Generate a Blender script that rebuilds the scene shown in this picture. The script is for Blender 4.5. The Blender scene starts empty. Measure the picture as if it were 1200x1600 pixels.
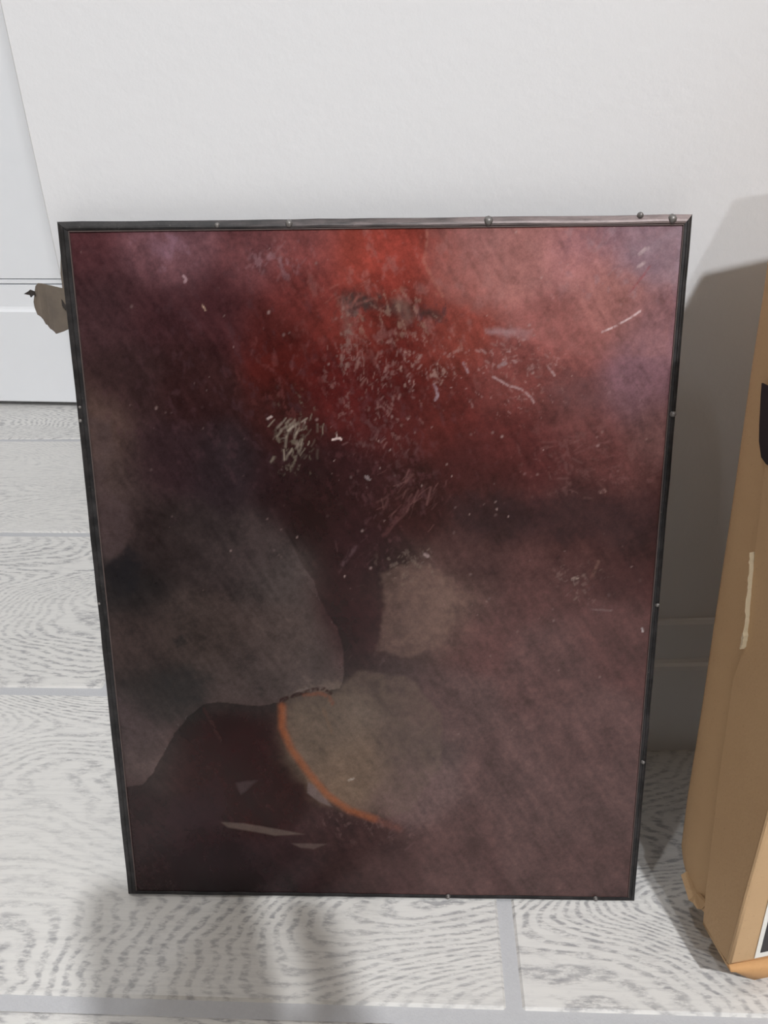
import bpy, bmesh, math, random
import numpy as np
from mathutils import Vector, Matrix
random.seed(7)
S = bpy.context.scene
COL = S.collection
PI = math.pi

# ------------------------------------------------------------------ camera
cd = bpy.data.cameras.new('camera')
cd.sensor_fit = 'VERTICAL'; cd.sensor_height = 24.0
cd.lens = 24.0 * 1244.0 / 1600.0
cd.clip_start = 0.01
cam = bpy.data.objects.new('camera', cd); COL.objects.link(cam)
cam.matrix_world = Matrix(((0.99973, 0.02310, 0.0, 0.0), (-0.01151, 0.49815, -0.86701, 0.0),
                           (-0.02003, 0.86678, 0.49828, 0.367), (0, 0, 0, 1)))
S.camera = cam

# ------------------------------------------------------------------ world, lamps, exposure
w = bpy.data.worlds.new('world'); S.world = w; w.use_nodes = True
w.node_tree.nodes['Background'].inputs[0].default_value = (1.0, 0.9, 0.8, 1)
w.node_tree.nodes['Background'].inputs[1].default_value = 0.02
S.view_settings.view_transform = 'Standard'; S.view_settings.look = 'None'
S.view_settings.gamma = 1.0; S.view_settings.use_curve_mapping = False
S.view_settings.exposure = 0.0
LAMPS = [  # place on the ceiling, watts, colour, aim, diameter
    ((0.43, -2.32, 2.385), 26.0, (0.95, 0.98, 1.03), (0.0, 0.3, 0.1), 0.09),
    ((0.52, -1.35, 2.385), 68.0, (0.975, 0.985, 1.0), (0.0, 0.3, 0.1), 0.09),
    ((-0.62, -0.02, 2.385), 7.0, (0.95, 0.97, 1.0), (-0.55, 0.85, 0.0), 0.09),  # added lamp that brightens the panel door
]

# ------------------------------------------------------------------ helpers
def link(o, parent=None):
    COL.objects.link(o)
    if parent is not None: o.parent = parent
    return o
def obj(name, bm, mat, parent=None, smooth=False):
    me = bpy.data.meshes.new(name)
    bm.normal_update(); bm.to_mesh(me); bm.free()
    if smooth:
        for p in me.polygons: p.use_smooth = True
    if mat: me.materials.append(mat)
    return link(bpy.data.objects.new(name, me), parent)
def tag(o, label=None, cat=None, group=None, kind=None):
    for k, v in (('label', label), ('category', cat), ('group', group), ('kind', kind)):
        if v: o[k] = v
    return o
def empty(name, loc=(0, 0, 0)):
    o = bpy.data.objects.new(name, None); o.empty_display_size = 0.05; o.location = loc
    return link(o)
def box(bm, x0, x1, y0, y1, z0, z1, bevel=0.0):
    g = bmesh.ops.create_cube(bm, size=1.0)
    for v in g['verts']:
        v.co = Vector((x0 + (v.co.x + .5) * (x1 - x0), y0 + (v.co.y + .5) * (y1 - y0), z0 + (v.co.z + .5) * (z1 - z0)))
    if bevel:
        es = list({e for v in g['verts'] for e in v.link_edges})
        bmesh.ops.bevel(bm, geom=es, offset=bevel, segments=1, affect='EDGES')
    return bm
def prism(bm, pts, axis_pts):
    """closed outline pts (list of 3D) swept to axis_pts (same count): solid with caps"""
    a = [bm.verts.new(p) for p in pts]; b = [bm.verts.new(p) for p in axis_pts]
    n = len(a)
    for i in range(n):
        bm.faces.new((a[i], a[(i + 1) % n], b[(i + 1) % n], b[i]))
    bm.faces.new(a[::-1]); bm.faces.new(b)
    bmesh.ops.recalc_face_normals(bm, faces=bm.faces)
    return bm

class NT:
    def __init__(s, name):
        s.m = bpy.data.materials.new(name); s.m.use_nodes = True
        s.t = s.m.node_tree; s.b = s.t.nodes['Principled BSDF']
    def n(s, typ, **kw):
        nd = s.t.nodes.new(typ)
        for k, v in kw.items(): setattr(nd, k, v)
        return nd
    def l(s, a, b): s.t.links.new(a, b)
    def val(s, sock, v):
        if hasattr(v, 'is_output') or isinstance(v, bpy.types.NodeSocket): s.l(v, sock)
        else: sock.default_value = v
    def math(s, op, a, b=0.0, c=0.0):
        nd = s.n('ShaderNodeMath', operation=op)
        s.val(nd.inputs[0], a); s.val(nd.inputs[1], b); s.val(nd.inputs[2], c)
        return nd.outputs[0]
    def mix(s, f, a, b, blend='MIX'):
        nd = s.n('ShaderNodeMix', data_type='RGBA', blend_type=blend)
        s.val(nd.inputs[0], f)
        for i, v in ((6, a), (7, b)):
            s.val(nd.inputs[i], v if isinstance(v, bpy.types.NodeSocket) else (*v[:3], 1))
        return nd.outputs[2]
    def noise(s, vec, scale, detail=3.0, rough=0.5, dist=0.0):
        nd = s.n('ShaderNodeTexNoise')
        if vec is not None: s.l(vec, nd.inputs['Vector'])
        nd.inputs['Scale'].default_value = scale; nd.inputs['Detail'].default_value = detail
        nd.inputs['Roughness'].default_value = rough; nd.inputs['Distortion'].default_value = dist
        return nd.outputs['Fac']
    def ramp(s, f, lo, hi):
        nd = s.n('ShaderNodeMapRange', interpolation_type='SMOOTHSTEP')
        s.l(f, nd.inputs[0]); nd.inputs[1].default_value = lo; nd.inputs[2].default_value = hi
        return nd.outputs[0]
    def coords(s, scale=(1, 1, 1)):
        tc = s.n('ShaderNodeTexCoord'); mp = s.n('ShaderNodeMapping')
        mp.inputs['Scale'].default_value = scale
        s.l(tc.outputs['Object'], mp.inputs['Vector'])
        return mp.outputs[0]
    def bump(s, h, strength, dist):
        nd = s.n('ShaderNodeBump'); nd.inputs['Strength'].default_value = strength
        nd.inputs['Distance'].default_value = dist
        s.l(h, nd.inputs['Height']); s.l(nd.outputs[0], s.b.inputs['Normal'])
    def base(s, c): s.val(s.b.inputs['Base Color'], c if isinstance(c, bpy.types.NodeSocket) else (*c[:3], 1))
    def set(s, **kw):
        for k, v in kw.items(): s.val(s.b.inputs[k.replace('_', ' ')], v)
def lin(r, g, b):
    return tuple(((c / 255 + .055) / 1.055) ** 2.4 if c > 10 else c / 255 / 12.92 for c in (r, g, b))

# ------------------------------------------------------------------ materials
def mat_wall():
    t = NT('wall_paint'); v = t.coords()
    h = t.math('ADD', t.noise(v, 260, 3, .6), t.math('MULTIPLY', t.noise(v, 70, 2), .6))
    t.base(t.mix(t.noise(v, 3.0, 2), (.74, .745, .76), (.77, .772, .785)))
    t.set(Roughness=.55); t.b.inputs['Specular IOR Level'].default_value = .25
    t.bump(h, .28, .0005)
    return t.m
def mat_trim(name='white_trim_paint', c=(.80, .81, .83)):
    t = NT(name); v = t.coords()
    t.base(t.mix(t.noise(v, 30, 3), c, tuple(x * .97 for x in c)))
    t.set(Roughness=.38)
    return t.m
def mat_plank():
    t = NT('grey_wood_look_tile')
    tc = t.n('ShaderNodeTexCoord'); oi = t.n('ShaderNodeObjectInfo')
    off = t.n('ShaderNodeCombineXYZ')
    idx = oi.outputs['Object Index']
    t.l(t.math('MULTIPLY', idx, 3.17), off.inputs[0]); t.l(t.math('MULTIPLY', idx, 1.73), off.inputs[1])
    ad = t.n('ShaderNodeVectorMath', operation='ADD')
    t.l(tc.outputs['Object'], ad.inputs[0]); t.l(off.outputs[0], ad.inputs[1])
    def sc(x, y):
        m = t.n('ShaderNodeMapping'); m.inputs['Scale'].default_value = (x, y, 1)
        t.l(ad.outputs[0], m.inputs['Vector']); return m.outputs[0]
    field = t.noise(sc(3.4, 8.5), 1.0, 1.4, .45, .2)
    wob = t.noise(sc(22, 75), 1.0, 3, .6)
    ph = t.math('ADD', t.math('MULTIPLY', field, 480.0), t.math('MULTIPLY', wob, 13.0))
    ring = t.math('MULTIPLY_ADD', t.math('SINE', ph), .5, .5)
    dash = t.noise(sc(140, 420), 1.0, 3, .7)
    patch = t.ramp(t.noise(sc(3.0, 7.0), 1.0, 2), .36, .62)
    g = t.math('MULTIPLY', t.ramp(ring, .2, .95), t.ramp(dash, .36, .64))
    g = t.math('MULTIPLY', g, t.math('MULTIPLY_ADD', patch, .70, .26))
    d2 = t.ramp(t.noise(sc(60, 230), 1.0, 4, .7), .50, .68)
    g = t.math('ADD', g, t.math('MULTIPLY', d2, .26))
    fine = t.ramp(t.noise(sc(22, 420), 1.0, 3, .7), .45, .75)
    g = t.math('ADD', g, t.math('MULTIPLY', fine, .22))
    tone = t.mix(t.noise(sc(1.4, 5), 1.0, 2), (.65, .64, .615), (.73, .72, .70))
    t.base(t.mix(g, tone, (.345, .342, .35)))
    t.set(Roughness=.42)
    t.bump(t.math('MULTIPLY', g, -1.0), .25, .0006)
    return t.m
def mat_grout():
    t = NT('grey_grout'); v = t.coords()
    t.base(t.mix(t.noise(v, 500, 3, .7), (.46, .465, .485), (.53, .535, .55)))
    t.set(Roughness=.85); t.bump(t.noise(v, 900, 2), .4, .0004)
    return t.m
def mat_card(name, c0, c1):
    t = NT(name); v = t.coords()
    f = t.noise(v, 28, 5, .6)
    c = t.mix(f, c0, c1)
    c = t.mix(t.math('MULTIPLY', t.ramp(t.noise(v, 900, 2), .62, .8), .35), c, tuple(x * .55 for x in c0))
    t.base(c); t.set(Roughness=.75); t.b.inputs['Specular IOR Level'].default_value = .2
    t.bump(t.math('ADD', t.noise(v, 600, 3), t.math('MULTIPLY', t.noise(v, 60, 2), 1.5)), .3, .0005)
    return t.m
def mat_frame(name='worn_black_metal_channel', sheen=False):
    t = NT(name); v = t.coords()
    n1 = t.noise(v, 140, 4, .65); n2 = t.noise(v, 700, 3, .6)
    c = t.mix(t.ramp(n1, .35, .7), (.012, .0115, .012), (.034, .031, .032))
    c = t.mix(t.math('MULTIPLY', t.ramp(n2, .66, .80), .55), c, (.20, .18, .165))
    if sheen:   # reflected light painted in: the top channel pales towards its right end
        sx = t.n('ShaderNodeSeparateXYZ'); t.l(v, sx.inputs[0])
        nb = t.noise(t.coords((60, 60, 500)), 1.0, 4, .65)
        sheen_f = t.ramp(t.math('ADD', t.math('MULTIPLY', sx.outputs[0], 4.0), t.math('MULTIPLY', nb, 1.1)), 0.2, 1.3)
        c = t.mix(sheen_f, c, (.26, .205, .20))
    t.base(c); t.set(Metallic=.25, Roughness=t.math('MULTIPLY_ADD', n1, .25, .34))
    t.bump(n2, .25, .0004)
    return t.m
def mat_plain(name, c0, c1, scale=120, rough=.5, metal=0.0):
    t = NT(name); v = t.coords()
    t.base(t.mix(t.noise(v, scale, 4, .6), c0, c1)); t.set(Roughness=rough, Metallic=metal)
    t.bump(t.noise(v, scale * 4, 3), .2, .0003)
    return t.m
def mat_glass_pane():
    t = NT('dark_red_glass_dust_and_sheen'); v = t.coords()
    at = t.n('ShaderNodeAttribute'); at.attribute_name = 'stain_and_sheen'
    du = t.n('ShaderNodeAttribute'); du.attribute_name = 'dust'
    fine = t.noise(v, 1500, 3, .7); mid = t.noise(v, 260, 4, .65)
    k = t.math('ADD', t.math('MULTIPLY', fine, .5), t.math('MULTIPLY', mid, .6))
    k = t.math('MULTIPLY_ADD', k, 1.1, .40)
    sc = t.n('ShaderNodeVectorMath', operation='SCALE')
    t.l(at.outputs['Color'], sc.inputs[0]); t.l(k, sc.inputs['Scale'])
    t.l(sc.outputs[0], t.b.inputs['Base Color'])
    t.set(Roughness=t.math('MULTIPLY_ADD', du.outputs['Fac'], .30, .09))
    t.b.inputs['IOR'].default_value = 1.39
    return t.m
M = dict(beige=mat_trim('beige_wall_paint', (.34, .29, .235)), wall=mat_wall(), trim=mat_trim(), door=mat_trim('white_door_paint', (.88, .90, .93)), plank=mat_plank(), grout=mat_grout(),
         ceiling=mat_trim('ceiling_paint', (.60, .56, .50)),
         card=mat_card('brown_cardboard', lin(186, 154, 118), lin(202, 170, 132)),
         card_in=mat_card('cardboard_underside', lin(190, 146, 100), lin(206, 160, 112)),
         torn=mat_card('torn_cardboard_fibre', lin(214, 198, 166), lin(234, 220, 192)),
         frame=mat_frame(), frame_top=mat_frame('top_channel_painted_sheen', True), lip=mat_plain('brown_lip_highlight', (.060, .044, .041), (.13, .095, .088), 300, .5), pin=mat_plain('grey_metal_pin', (.10, .095, .09), (.26, .245, .235), 300, .45, .5),
         back=mat_plain('black_backing', (.01, .009, .009), (.02, .018, .018)),
         tape=mat_plain('aged_grey_paper_tape', lin(74, 67, 63), lin(118, 106, 92), 90, .85),
         dark=mat_plain('dark_brown_wood_splinter', (.012, .010, .009), (.03, .022, .018), 400, .7),
         label_white=mat_plain('white_label_paper', (.78, .77, .72), (.84, .83, .79), 60, .6),
         label_black=mat_plain('black_label_print', (.018, .016, .019), (.032, .028, .033), 80, .5),
         )

# ------------------------------------------------------------------ setting
bm = bmesh.new(); box(bm, -1.3, 1.75, -3.05, 1.3, -.06, -.0012)
floor = tag(obj('floor', bm, M['grout']), 'grey grout bed between the wood-look planks', kind='structure')
ROT = math.radians(-3.0); PITCH, LEN, GR = .2013, .907, .0072
pme = None
offs = {0: .0424, 1: -.211, 2: .16, 3: -.36, -1: -.53, -2: .27, 4: .33}
for r in range(-16, 6):
    v0 = .194 + r * PITCH
    o0 = offs.get(r, random.uniform(-.45, .45))
    for k in range(-3, 4):
        u0 = o0 + k * LEN
        cu, cv = u0 + LEN / 2, v0 + PITCH / 2
        x = cu * math.cos(ROT) - cv * math.sin(ROT); y = cu * math.sin(ROT) + cv * math.cos(ROT)
        if x < -1.75 or x > 2.2 or y < -3.1 or y > 1.3: continue
        if pme is None:
            b2 = bmesh.new(); box(b2, -(LEN - GR) / 2, (LEN - GR) / 2, -(PITCH - GR) / 2, (PITCH - GR) / 2, -.009, 0, .0012)
            p = obj('plank', b2, M['plank'], floor); pme = p.data
        else:
            p = link(bpy.data.objects.new('plank', pme), floor)
        p.location = (x, y, 0); p.rotation_euler.z = ROT
        p.pass_index = (r + 20) * 7 + k + 3

WY, WX = .349, -.137     # face and left corner of the near wall
bm = bmesh.new(); box(bm, WX, 1.75, WY, WY + .13, -.02, 2.42, .0005)
tag(obj('wall_back', bm, M['wall']), 'white wall the dark glass plate leans against', kind='structure')
# baseboard: flat board, small bead, stepped back top
prof = [(0, 0), (-.0065, 0), (-.0065, .0625), (-.0058, .0650), (-.0040, .0662), (-.0030, .0680), (-.0030, .0925), (-.0018, .0945), (0, .0948)]
bm = bmesh.new()
prism(bm, [(WX - .0065, WY + y, z + .0) for y, z in prof], [(1.75, WY + y, z) for y, z in prof])
tag(obj('baseboard_right', bm, M['trim']), 'white baseboard seen between glass plate and cardboard box', kind='structure')

# panel door far left, beyond the corner
DA = math.radians(-6.0); door_org = Vector((-.376, .9115, 0))
door = empty('door_1', door_org); door.rotation_euler.z = DA
tag(door, 'white panel door beyond the wall corner, dark gap under it', kind='structure')
X0, X1 = -.62, .18
bm = bmesh.new(); box(bm, X0, X1, 0, .035, .0068, .1190, .0012)
obj('bottom_rail', bm, M['door'], door)
bm = bmesh.new(); box(bm, X0, X0 + .11, 0, .035, .1190, 2.03, .0012); obj('stile', bm, M['door'], door)
bm = bmesh.new(); box(bm, X1 - .11, X1, 0, .035, .1190, 2.03, .0012); obj('stile', bm, M['door'], door)
bm = bmesh.new(); box(bm, X0 + .11, X1 - .11, 0, .035, 1.92, 2.03, .0012); obj('top_rail', bm, M['door'], door)
xa, xb = X0 + .11, X1 - .11
bm = bmesh.new(); box(bm, xa, xb, .0040, .03, .1551, 1.92); obj('recessed_panel', bm, M['door'], door)
bm = bmesh.new()
mp = [(.0012, .1190), (.0024, .1205), (.0034, .1230), (.0036, .1480), (.0075, .1482), (.0075, .1494), (.0038, .1496), (.0038, .1538), (.0078, .1540), (.0078, .1551), (.0200, .1551), (.0200, .1190)]
prism(bm, [(xa, y, z) for y, z in mp], [(xb, y, z) for y, z in mp]); obj('panel_moulding', bm, M['door'], door)
# walls round the hall, ceiling
bm = bmesh.new(); box(bm, -1.3, -1.0, .905, 1.05, -.02, 2.42)
box(bm, -1.0, WX + .02, 1.0, 1.05, 2.06, 2.42)
box(bm, -1.0, -.98, .975, 1.05, -.02, 2.06)
tag(obj('wall_far', bm, M['wall']), kind='structure')
bm = bmesh.new(); box(bm, -1.0, WX + .1, 1.20, 1.3, -.02, 2.42)
tag(obj('wall_behind_door', bm, M['wall']), kind='structure')
bm = bmesh.new(); box(bm, -1.32, -1.3, -3.05, 1.3, -.02, 2.42); tag(obj('wall_left', bm, M['beige']), kind='structure')
bm = bmesh.new(); box(bm, 1.75, 1.78, -3.05, .5, -.02, 2.42); tag(obj('wall_right', bm, M['beige']), kind='structure')
bm = bmesh.new(); box(bm, -1.3, 1.75, -3.1, -3.05, -.02, 2.42); tag(obj('wall_front', bm, M['beige']), kind='structure')
bm = bmesh.new(); box(bm, -1.32, 1.78, -3.1, 1.3, 2.40, 2.46); tag(obj('ceiling', bm, M['ceiling']), kind='structure')

# ------------------------------------------------------------------ ceiling lamps
def lamp_material(c):
    t = NT('lit_lamp_diffuser')
    t.base((.9, .9, .9)); t.b.inputs['Emission Color'].default_value = (*c, 1); t.b.inputs['Emission Strength'].default_value = 3.0
    return t.m
for i, (loc, watts, c, aim, dia) in enumerate(LAMPS):
    e = empty('ceiling_lamp', (loc[0], loc[1], 2.40))
    tag(e, ['round recessed ceiling lamp farthest behind the viewer', 'round recessed ceiling lamp nearly overhead', 'added round ceiling lamp that brightens the panel door'][i], 'lamp')
    bm = bmesh.new(); R = dia / 2
    n = 32
    rings = [(R + .012, 0), (R + .012, -.004), (R + .002, -.007), (R, -.004), (R, 0)]
    vs = [[bm.verts.new((r * math.cos(2 * PI * k / n), r * math.sin(2 * PI * k / n), z)) for k in range(n)] for r, z in rings]
    for a, b in zip(vs, vs[1:]):
        for k in range(n): bm.faces.new((a[k], a[(k + 1) % n], b[(k + 1) % n], b[k]))
    bmesh.ops.recalc_face_normals(bm, faces=bm.faces)
    obj('trim_ring', bm, M['trim'], e, True)
    bm = bmesh.new(); bmesh.ops.create_cone(bm, cap_ends=True, segments=32, radius1=R, radius2=R, depth=.002, matrix=Matrix.Translation((0, 0, -.002)))
    obj('diffuser', bm, lamp_material(c), e)
    ld = bpy.data.lights.new('ceiling_lamp_light', 'AREA'); ld.shape = 'DISK'; ld.size = dia; ld.energy = watts; ld.color = c
    lo = bpy.data.objects.new('ceiling_lamp_light', ld); COL.objects.link(lo)
    p = Vector((loc[0], loc[1], 2.385)); lo.location = p
    lo.rotation_euler = (Vector(aim) - p).to_track_quat('-Z', 'Y').to_euler()

# ------------------------------------------------------------------ framed glass plate
STAIN_AND_SHEEN=[(-117.2,313.4,80,49,52),(-83.3,310.5,111,77,82),(-46.8,307.7,108,67,69),(-25.8,312.4,121,71,70),(-5.2,309.8,135,63,52),(5.1,307.2,149,64,56),(18.0,307.1,123,54,45),(36.1,301.9,145,90,84),(56.6,306.7,160,108,103),(82.2,306.4,166,113,113),(107.1,313.5,138,113,124),(120.0,310.9,155,131,139),(46.1,316.1,142,96,95),(96.0,288.9,160,108,103),(120.3,276.1,138,102,107),(78.7,273.8,145,89,85),(63.6,255.6,116,64,60),(31.3,276.7,124,61,53),(15.4,266.4,78,31,29),(-5.7,282.1,108,48,42),(-26.3,297.5,112,52,48),(-40.1,282.4,80,39,37),(-61.1,287.7,66,39,41),(-87.7,287.9,62,39,41),(-111.8,288.1,65,45,47),(-103.9,256.5,54,39,39),(-76.6,256.3,52,33,33),(-35.4,266.7,76,30,27),(-11.5,256.0,82,32,31),(-36.3,242.6,55,30,29),(4.6,239.7,74,34,33),(31.7,245.0,87,40,37),(59.0,234.0,85,42,40),(85.4,244.8,104,65,63),(111.4,255.3,125,92,100),(121.0,233.8,103,73,71),(100.2,222.8,93,56,54),(120.0,211.6,87,56,54),(73.0,222.9,85,46,45),(45.8,217.4,69,36,35),(87.7,201.6,62,42,41),(115.8,194.4,58,40,39),(48.9,200.2,50,34,33),(15.4,206.0,54,31,30),(-6.8,214.6,48,28,29),(-29.5,200.3,40,24,24),(-37.5,211.8,44,28,29),(-65.3,217.6,48,38,40),(-92.9,223.4,52,38,40),(-119.9,234.7,80,63,58),(-117.3,217.7,76,63,60),(-116.5,197.4,63,51,50),(-114.8,168.9,34,31,31),(-98.8,185.6,45,37,36),(-81.6,185.6,52,44,43),(-52.9,185.6,58,49,48),(-39.2,170.6,63,55,53),(-84.8,139.4,63,53,50),(-40.4,139.6,74,62,59),(-26.1,123.6,68,58,56),(-62.3,116.9,63,53,51),(-108.6,139.3,54,44,42),(-98.7,113.4,43,38,37),(-119.1,89.7,58,48,48),(-107.9,76.1,70,58,56),(-116.2,51.2,44,29,30),(-89.5,72.8,44,22,22),(-63.7,90.2,43,20,21),(-59.3,55.5,43,22,22),(-92.0,37.1,44,29,31),(-110.0,10.8,42,29,30),(-77.6,11.3,40,28,30),(-45.2,15.5,50,34,36),(-19.0,170.6,38,21,21),(-7.8,152.2,44,24,25),(-8.1,133.3,48,26,27),(-7.3,179.7,48,28,30),(4.0,170.7,46,32,31),(18.3,161.6,82,63,59),(29.9,152.4,104,82,74),(15.4,139.8,68,52,50),(3.6,120.5,72,58,57),(-14.7,100.7,102,88,79),(-27.1,90.5,98,84,73),(-9.1,73.5,116,96,81),(15.4,80.6,82,67,65),(15.4,59.8,106,84,82),(33.3,107.7,86,66,64),(44.6,139.9,88,60,58),(43.8,176.7,75,52,50),(75.2,170.8,82,55,53),(88.9,179.8,75,48,46),(117.5,170.8,68,42,41),(114.0,140.2,88,60,58),(77.2,124.2,90,65,63),(93.5,91.5,92,68,66),(64.1,74.2,90,68,66),(110.5,57.4,88,66,64),(80.8,39.2,88,66,64),(34.2,31.4,85,62,60),(2.8,27.3,70,48,47),(-22.5,27.0,58,40,40),(97.8,10.2,84,62,60)]  # pane tints: stains, with reflected haze and shade painted in
DUST=[(-62.2,223.3),(-43.7,198.9),(-37.1,185.6),(-34.5,179.1),(-31.6,173.6),(-27.7,167.6),(-25.1,158.4),(-21.8,151.6),(-17.9,145.3),(-15.2,134.9),(-14.9,120.4),(-17.1,113.9),(-26.4,112.8),(-37.8,112.1),(-44.7,107.1),(-56.8,105.0),(-74.9,106.9),(-81.7,105.9),(-89.1,99.4),(-96.9,89.9),(-102.6,79.6),(-108.4,69.1),(-114.6,62.3),(-124.9,60.8),(-126.4,170.5),(-126.1,229.1)]
PATCHES=[([(-44.8,104.5),(-42.2,108.5),(-35.4,111.8),(-26.4,113.8),(-20.4,111.9),(-8.3,123.7),(15.4,120.6),(30.4,101.0),(30.7,73.9),(15.4,49.2),(-1.8,44.7),(-14.2,49.6),(-24.2,58.3),(-33.2,70.5),(-40.7,82.9),(-44.6,94.4)],(112,95,84),0.35,1.2),([(2.5,170.7),(15.4,176.7),(26.8,173.7),(33.7,169.2),(35.6,158.5),(34.9,144.6),(30.0,136.7),(15.4,130.3),(0.7,133.4),(3.8,152.3)],(118,94,85),0.42,1.5),([(-77.3,42.0),(-66.3,41.4),(-47.5,38.0),(-36.2,35.6),(-50.8,34.7),(-64.9,37.4),(-74.3,39.1)],(96,82,76),0.7,0.5),([(-43.0,30.4),(-25.6,30.2),(-32.0,27.2),(-38.4,27.9)],(98,82,78),0.7,0.5),([(-33.7,64.9),(-30.3,62.9),(-21.9,50.9),(-28.1,53.7),(-34.2,58.6)],(112,97,95),0.8,0.5),([(-68.8,63.9),(-65.1,64.6),(-58.2,65.4),(-62.1,61.8),(-66.7,57.5)],(80,66,68),0.5,0.8),([(22.1,317.8),(30.8,318.6),(121.9,318.1),(122.4,265.7),(84.3,266.0),(47.0,281.7),(31.1,288.2),(24.8,297.1),(21.1,303.3),(22.7,309.5)],(150,104,100),0.22,1.2),([(-88.2,314.3),(-78.9,315.9),(-75.5,309.2),(-83.2,305.1),(-89.3,307.1)],(128,96,108),0.5,3),([(-121.8,243.0),(-113.8,240.2),(-112.0,229.0),(-119.3,212.0),(-107.6,200.4),(-110.6,182.6),(-121.5,175.0),(-122.8,206.2)],(82,68,68),0.45,2),([(-121.7,173.5),(-109.1,184.1),(-104.8,176.6),(-108.0,162.8),(-118.6,159.7)],(34,32,34),0.8,2),([(-10.7,292.9),(-2.9,291.8),(5.0,288.4),(15.4,287.1),(28.6,283.9),(31.2,280.6),(20.7,281.9),(4.9,284.6),(-5.6,286.2),(-11.3,288.3)],(62,46,44),0.75,2.2),([(7.6,289.7),(11.5,291.7),(15.4,287.1),(17.5,282.0),(14.9,278.1),(10.7,282.0)],(114,88,80),0.55,2.0),([(-12.4,290.4),(-9.5,289.8),(-9.4,280.9),(-8.4,274.4),(-11.1,275.7),(-13.1,282.2)],(112,88,82),0.5,2.2),([(47.1,276.6),(57.6,277.3),(66.0,275.4),(65.0,273.6),(55.0,274.0),(47.6,275.0)],(160,128,130),0.6,1.6),([(72.9,255.5),(84.7,258.1),(100.8,255.4),(121.7,257.9),(125.5,244.6),(107.0,242.0),(80.1,244.8)],(100,72,74),0.4,5),([(32.1,206.0),(125.7,208.7),(124.8,185.7),(77.4,185.7),(38.0,188.6)],(54,38,40),0.45,5),([(-93.7,139.3),(-89.1,141.0),(-87.3,137.5),(-91.1,134.9)],(34,32,32),0.7,1.2),([(-104.2,119.9),(-85.7,126.5),(-77.1,120.1),(-81.0,106.9),(-96.4,103.4)],(44,42,42),0.5,4),([(-90.4,58.7),(-77.3,67.6),(-73.4,55.3),(-77.4,40.9),(-92.0,37.1),(-104.4,40.5),(-100.1,55.0)],(52,34,38),0.35,1.0),([(-108.8,25.8),(-82.9,29.8),(-54.3,28.4),(-39.3,0.5),(-97.8,-0.4)],(34,27,29),0.5,4),([(108.2,315.9),(124.4,317.6),(123.3,301.1),(113.5,296.3),(97.8,301.4)],(132,110,122),0.45,6),([(91.6,319.7),(103.0,318.3),(97.3,309.9),(82.2,306.4),(74.3,311.4)],(116,86,96),0.5,6)]  # stains, plus painted reflections: pink haze upper right, dark band, dark lower left
MOTTLE=[((10.2,283.3),(16,7),(140,112,100),0.5,2.2,0.06),((-9.8,271.8),(4,16),(130,108,102),0.5,2.0,0.05),((4.7,255.9),(18,18),(136,104,100),0.45,2.0,0.1),((20.8,263.8),(14,8),(160,130,122),0.55,2.0,0.08),((-5.6,287.2),(9,4),(60,50,48),0.7,2.2,0.0),((26.0,283.2),(9,4),(72,52,56),0.6,2.5,0.0),((-32.6,231.6),(8,13),(120,110,96),0.5,2.2,0.06),((-2.3,234.2),(14,14),(100,72,72),0.4,2.4,0.08),((58.2,258.3),(22,14),(165,134,132),0.45,1.8,0.14),((-39.1,306.4),(10,6),(140,106,112),0.45,3.0,0.04),((-83.3,310.5),(10,7),(138,106,118),0.4,3.0,0.04),((92.3,167.8),(10,8),(120,98,92),0.45,1.8,0.1),((15.4,173.7),(10,6),(112,96,88),0.5,2.2,0.05),((92.0,222.8),(24,12),(116,82,80),0.35,2.6,0.06),((2.9,41.9),(22,8),(118,90,88),0.35,2.0,0.06),((-27.3,266.7),(22,20),(104,58,56),0.4,2.6,0.08),((15.4,228.6),(30,22),(92,56,58),0.35,2.6,0.08),((46.5,301.9),(50,30),(156,110,106),0.3,4.0,0.06),((-75.9,267.0),(40,50),(74,52,56),0.3,3.0,0.06),((107.5,308.6),(24,16),(150,126,134),0.35,3.4,0.05),((9.8,200.3),(16,20),(86,58,60),0.35,2.4,0.07)]
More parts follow.
